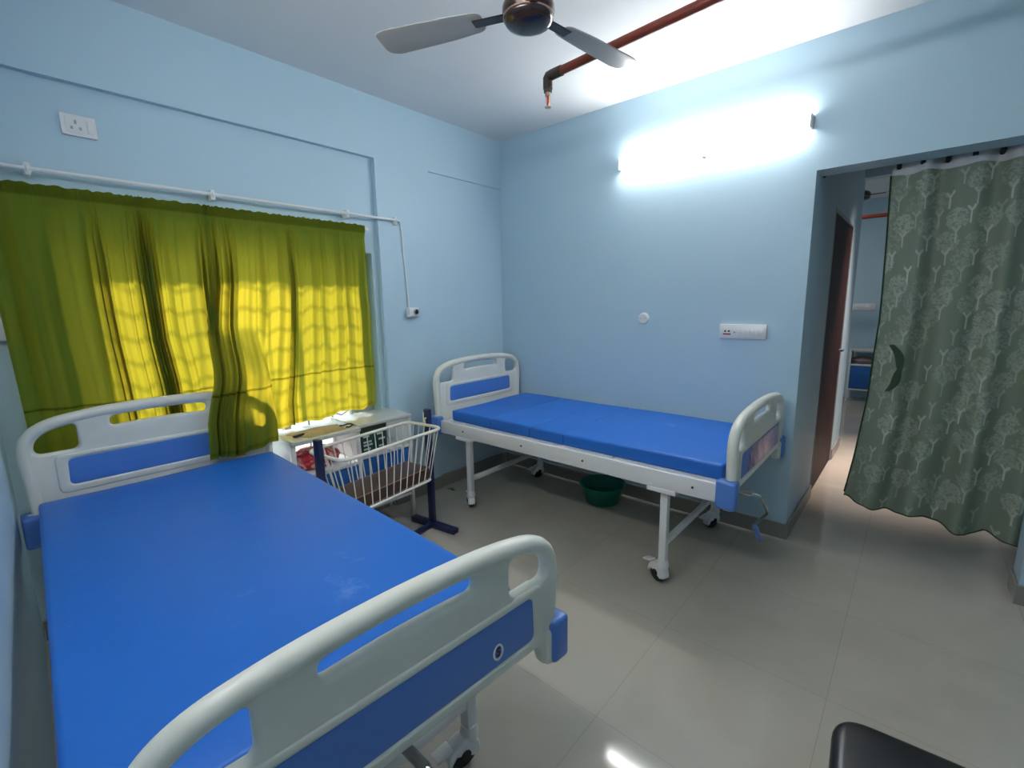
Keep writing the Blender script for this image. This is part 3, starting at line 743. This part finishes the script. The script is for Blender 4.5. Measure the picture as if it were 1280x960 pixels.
nw, nh = 420, 600
cw, ch = 1.12, 1.83                                          # cloth metres covered by the print
P = np.zeros((nh, nw)); ux = cw / nw; uz = ch / nh
def dab(x, z, rx, rz, v):
    i0, i1 = int((x - rx) / ux), int((x + rx) / ux) + 1; j0, j1 = int((z - rz) / uz), int((z + rz) / uz) + 1
    i0, j0 = max(i0, 0), max(j0, 0); i1, j1 = min(i1, nw - 1), min(j1, nh - 1)
    if i1 < i0 or j1 < j0: return
    P[j0:j1 + 1, i0:i1 + 1] = np.maximum(P[j0:j1 + 1, i0:i1 + 1], v)
rows = 0; z = .03
while z < ch + .1:
    x = -.05 + (rows % 3) * .052
    while x < cw + .06:
        big = rng.random() < .72; dens_ = rng.uniform(.35, .8)
        tv = rng.uniform(.3, .95); xx = x + rng.uniform(-.015, .015); zz = z + rng.uniform(-.02, .02)
        hgt = rng.uniform(.045, .06)
        for k in range(18): dab(xx, zz - hgt * k / 18, .0021, .003, tv)
        for k in range(14):
            a = k / 14; dab(xx + .020 * a, zz + .026 * a, .002, .0022, tv * .9); dab(xx - .022 * a, zz + .022 * a, .002, .0022, tv * .8)
        if big:
            for k in range(int(150 * dens_) + 40):
                a = rng.uniform(0, 2 * PI); rr = math.sqrt(rng.random())
                dab(xx + .062 * rr * math.cos(a), zz + .062 + .052 * rr * math.sin(a), rng.uniform(.002, .005), .0014, rng.uniform(.2, .5) * dens_ * 1.15)
        x += .155
    z += .098; rows += 1
P += .05 * rng.standard_normal(P.shape); P = np.clip(P, 0, 1)
s = np.linspace(0, 1, nw)[None, :]; t = np.linspace(0, 1, nh)[:, None]
zt = 2.058
zb = np.interp(s, [0, .08, .22, .4, .55, .66, .75, .85, .94, 1.0], [.272, .262, .236, .258, .232, .205, .240, .225, .205, .23]) + .004 * np.sin(60 * s)
Z = zt + (zb - zt) * t
x0 = np.interp(t, [0, .42, .66, .85, 1.0], [2.562, 2.586, 2.574, 2.535, 2.497])
X = x0 + (3.305 - x0) * s * (1 - .0 * t)
X = X + .010 * np.sin(7 * t + 1) * (1 - s) * t
am = .022 + .022 * t
Yc = CY + am * np.sin(2 * PI * 4.2 * s + .5 + .6 * t) + .012 * np.sin(2 * PI * 7.3 * s + 2 + .4 * t) * (1 - .5 * t) - .012 * t
Pz = P[::-1].copy() if False else P[::-1]
dc = thing('doorway_curtain', 'sage green doorway curtain printed with pale trees', 'curtain', (0, 0, 0))
grid('cloth', X, Yc, Z, M['treecloth'], dc, Pz)
th = np.linspace(0, 1, 12)[:, None]
Zh = (zt + .056) + (-.060) * th + 0 * s
Xh = X[0:1] + 0 * th; Yh = Yc[0:1] + 0 * th
Zh = Zh + .006 * np.sin(2 * PI * 4.2 * s + 2)
grid('header_tape', Xh, Yh - .002, Zh, M['hem'], dc, None)['label'] = 'white header tape'
for k in range(8):
    i = int(nw * (.04 + .125 * k)); i = min(i, nw - 1)
    px, py = X[0, i], Yc[0, i]
    MB().tube([(px + .004 * math.cos(a), CY + .022 * math.cos(a), CZR + .022 * math.sin(a)) for a in np.linspace(0, 2 * PI, 22)[:-1]], .005, 7, closed=True).tube([(px, CY - .014, 2.105), (px, py - .006, 2.088)], .011, 8).link('eyelet', M['darkring'], dc)
# dark fringe at the left edge and hem
edge = [(X[j, 0] - .002, Yc[j, 0], Z[j, 0]) for j in range(0, nh, 8)]
MB().tube(edge, .0045, 6).link('edge_binding', M['tie'], dc)
hem = [(X[-1, j], Yc[-1, j], Z[-1, j]) for j in range(0, nw, 6)]
MB().tube(hem, .004, 6).link('hem_binding', M['tie'], dc)
lx, lz = 2.675, 1.055
lp = []
for k in range(31):
    a = k / 30; lp.append((lx - .03 + .055 * math.sin(PI * a) + .01 * math.sin(9 * a), CY - .055 - .01 * math.sin(PI * a), lz + .125 - .25 * a))
TX = np.array([[p[0] - .016 * (.5 + abs(math.sin(5 * i / 30 * PI * .4))), p[0] + .014] for i, p in enumerate(lp)]); TY = np.array([[p[1], p[1] - .006] for p in lp]); TZ = np.array([[p[2], p[2] + .004] for p in lp])
grid('tieback_ribbon', TX, TY, TZ, M['tie'], dc)['label'] = 'dark green tieback ribbon'

# hall fan
dup(fan, (2.16, 3.05, 2.40), R(-4), 'brown ceiling fan in the hall, glimpsed through the doorway')
crumple('cloth_bundle', 2.21, 5.0, .527, .13, .10, .09, M['bundle'], 'grey brown bundle on the shelf of the distant hall locker', 'bundle', 9)
# leaf scrap by the skirting
lf = MB().mesh(plate([round_poly([(0, 0), (.03, .012), (.06, .004), (.085, .02), (.05, .03), (.03, .05), (.02, .028)], .008)], .003, .001, 'XYZ', centre=.003))
tag(lf.link('leaf_scrap', M['leaf'], None, 30, (.06, -.78, 0)), 'small dry green leaf scrap on the floor by the far headboard', 'leaf')

# ------------------------------------------------------------------ light
sun = bpy.data.lights.new('sun', 'SUN'); sun.energy = 3.6; sun.angle = R(4.5); sun.color = (1, .93, .80)
so_ = bpy.data.objects.new('sun', sun); COL.objects.link(so_)
dv = Vector((1.0, .10, -.64)).normalized()
so_.rotation_euler = dv.to_track_quat('-Z', 'Y').to_euler(); so_.location = (-4, 0, 5)
wd = bpy.data.worlds.new('sky'); S.world = wd; wd.use_nodes = True
bg = wd.node_tree.nodes['Background']
sk = wd.node_tree.nodes.new('ShaderNodeTexSky'); sk.sky_type = 'HOSEK_WILKIE'; sk.turbidity = 3; sk.sun_direction = (-dv)
wd.node_tree.links.new(sk.outputs['Color'], bg.inputs['Color']); bg.inputs['Strength'].default_value = 4.6
def lamp(name, loc, size, power, col, rot=(0, 0, 0)):
    l = bpy.data.lights.new(name, 'AREA'); l.shape = 'RECTANGLE'; l.size, l.size_y = size; l.energy = power; l.color = col
    o = bpy.data.objects.new(name, l); COL.objects.link(o); o.location = loc; o.rotation_euler = rot; return o
lamp('hall_fill', (1.3, 3.4, 2.70), (1.1, .1), 8, (1, .9, .84))  # added fill light to brighten the hall; no fixture there
lamp('passage_daylight_fill', (2.62, 1.75, 2.70), (.25, .25), 6, (1, .80, .72)).data.spread = R(50)  # added light from above, stands in for warm daylight on the passage floor

# ------------------------------------------------------------------ camera
yaw, pitch, roll = 2.2920, -.1718, -.0186
F = Vector((math.cos(yaw) * math.cos(pitch), math.sin(yaw) * math.cos(pitch), math.sin(pitch)))
r0 = F.cross(Vector((0, 0, 1))).normalized(); u0 = r0.cross(F)
rr_ = math.cos(roll) * r0 + math.sin(roll) * u0; uu = -math.sin(roll) * r0 + math.cos(roll) * u0
cam = bpy.data.cameras.new('camera'); cam.sensor_width = 36; cam.sensor_fit = 'HORIZONTAL'; cam.lens = 579.08 / 1280 * 36; cam.clip_start = .02
co = bpy.data.objects.new('camera', cam); COL.objects.link(co)
mx = Matrix.Identity(4)
for i in range(3): mx[i][0] = rr_[i]; mx[i][1] = uu[i]; mx[i][2] = -F[i]
mx[0][3], mx[1][3], mx[2][3] = 2.7516, -3.0343, 1.4352
co.matrix_world = mx
S.camera = co
S.view_settings.view_transform = 'Standard'; S.view_settings.look = 'None'; S.view_settings.gamma = 1; S.view_settings.exposure = .98
S.view_settings.use_curve_mapping = False
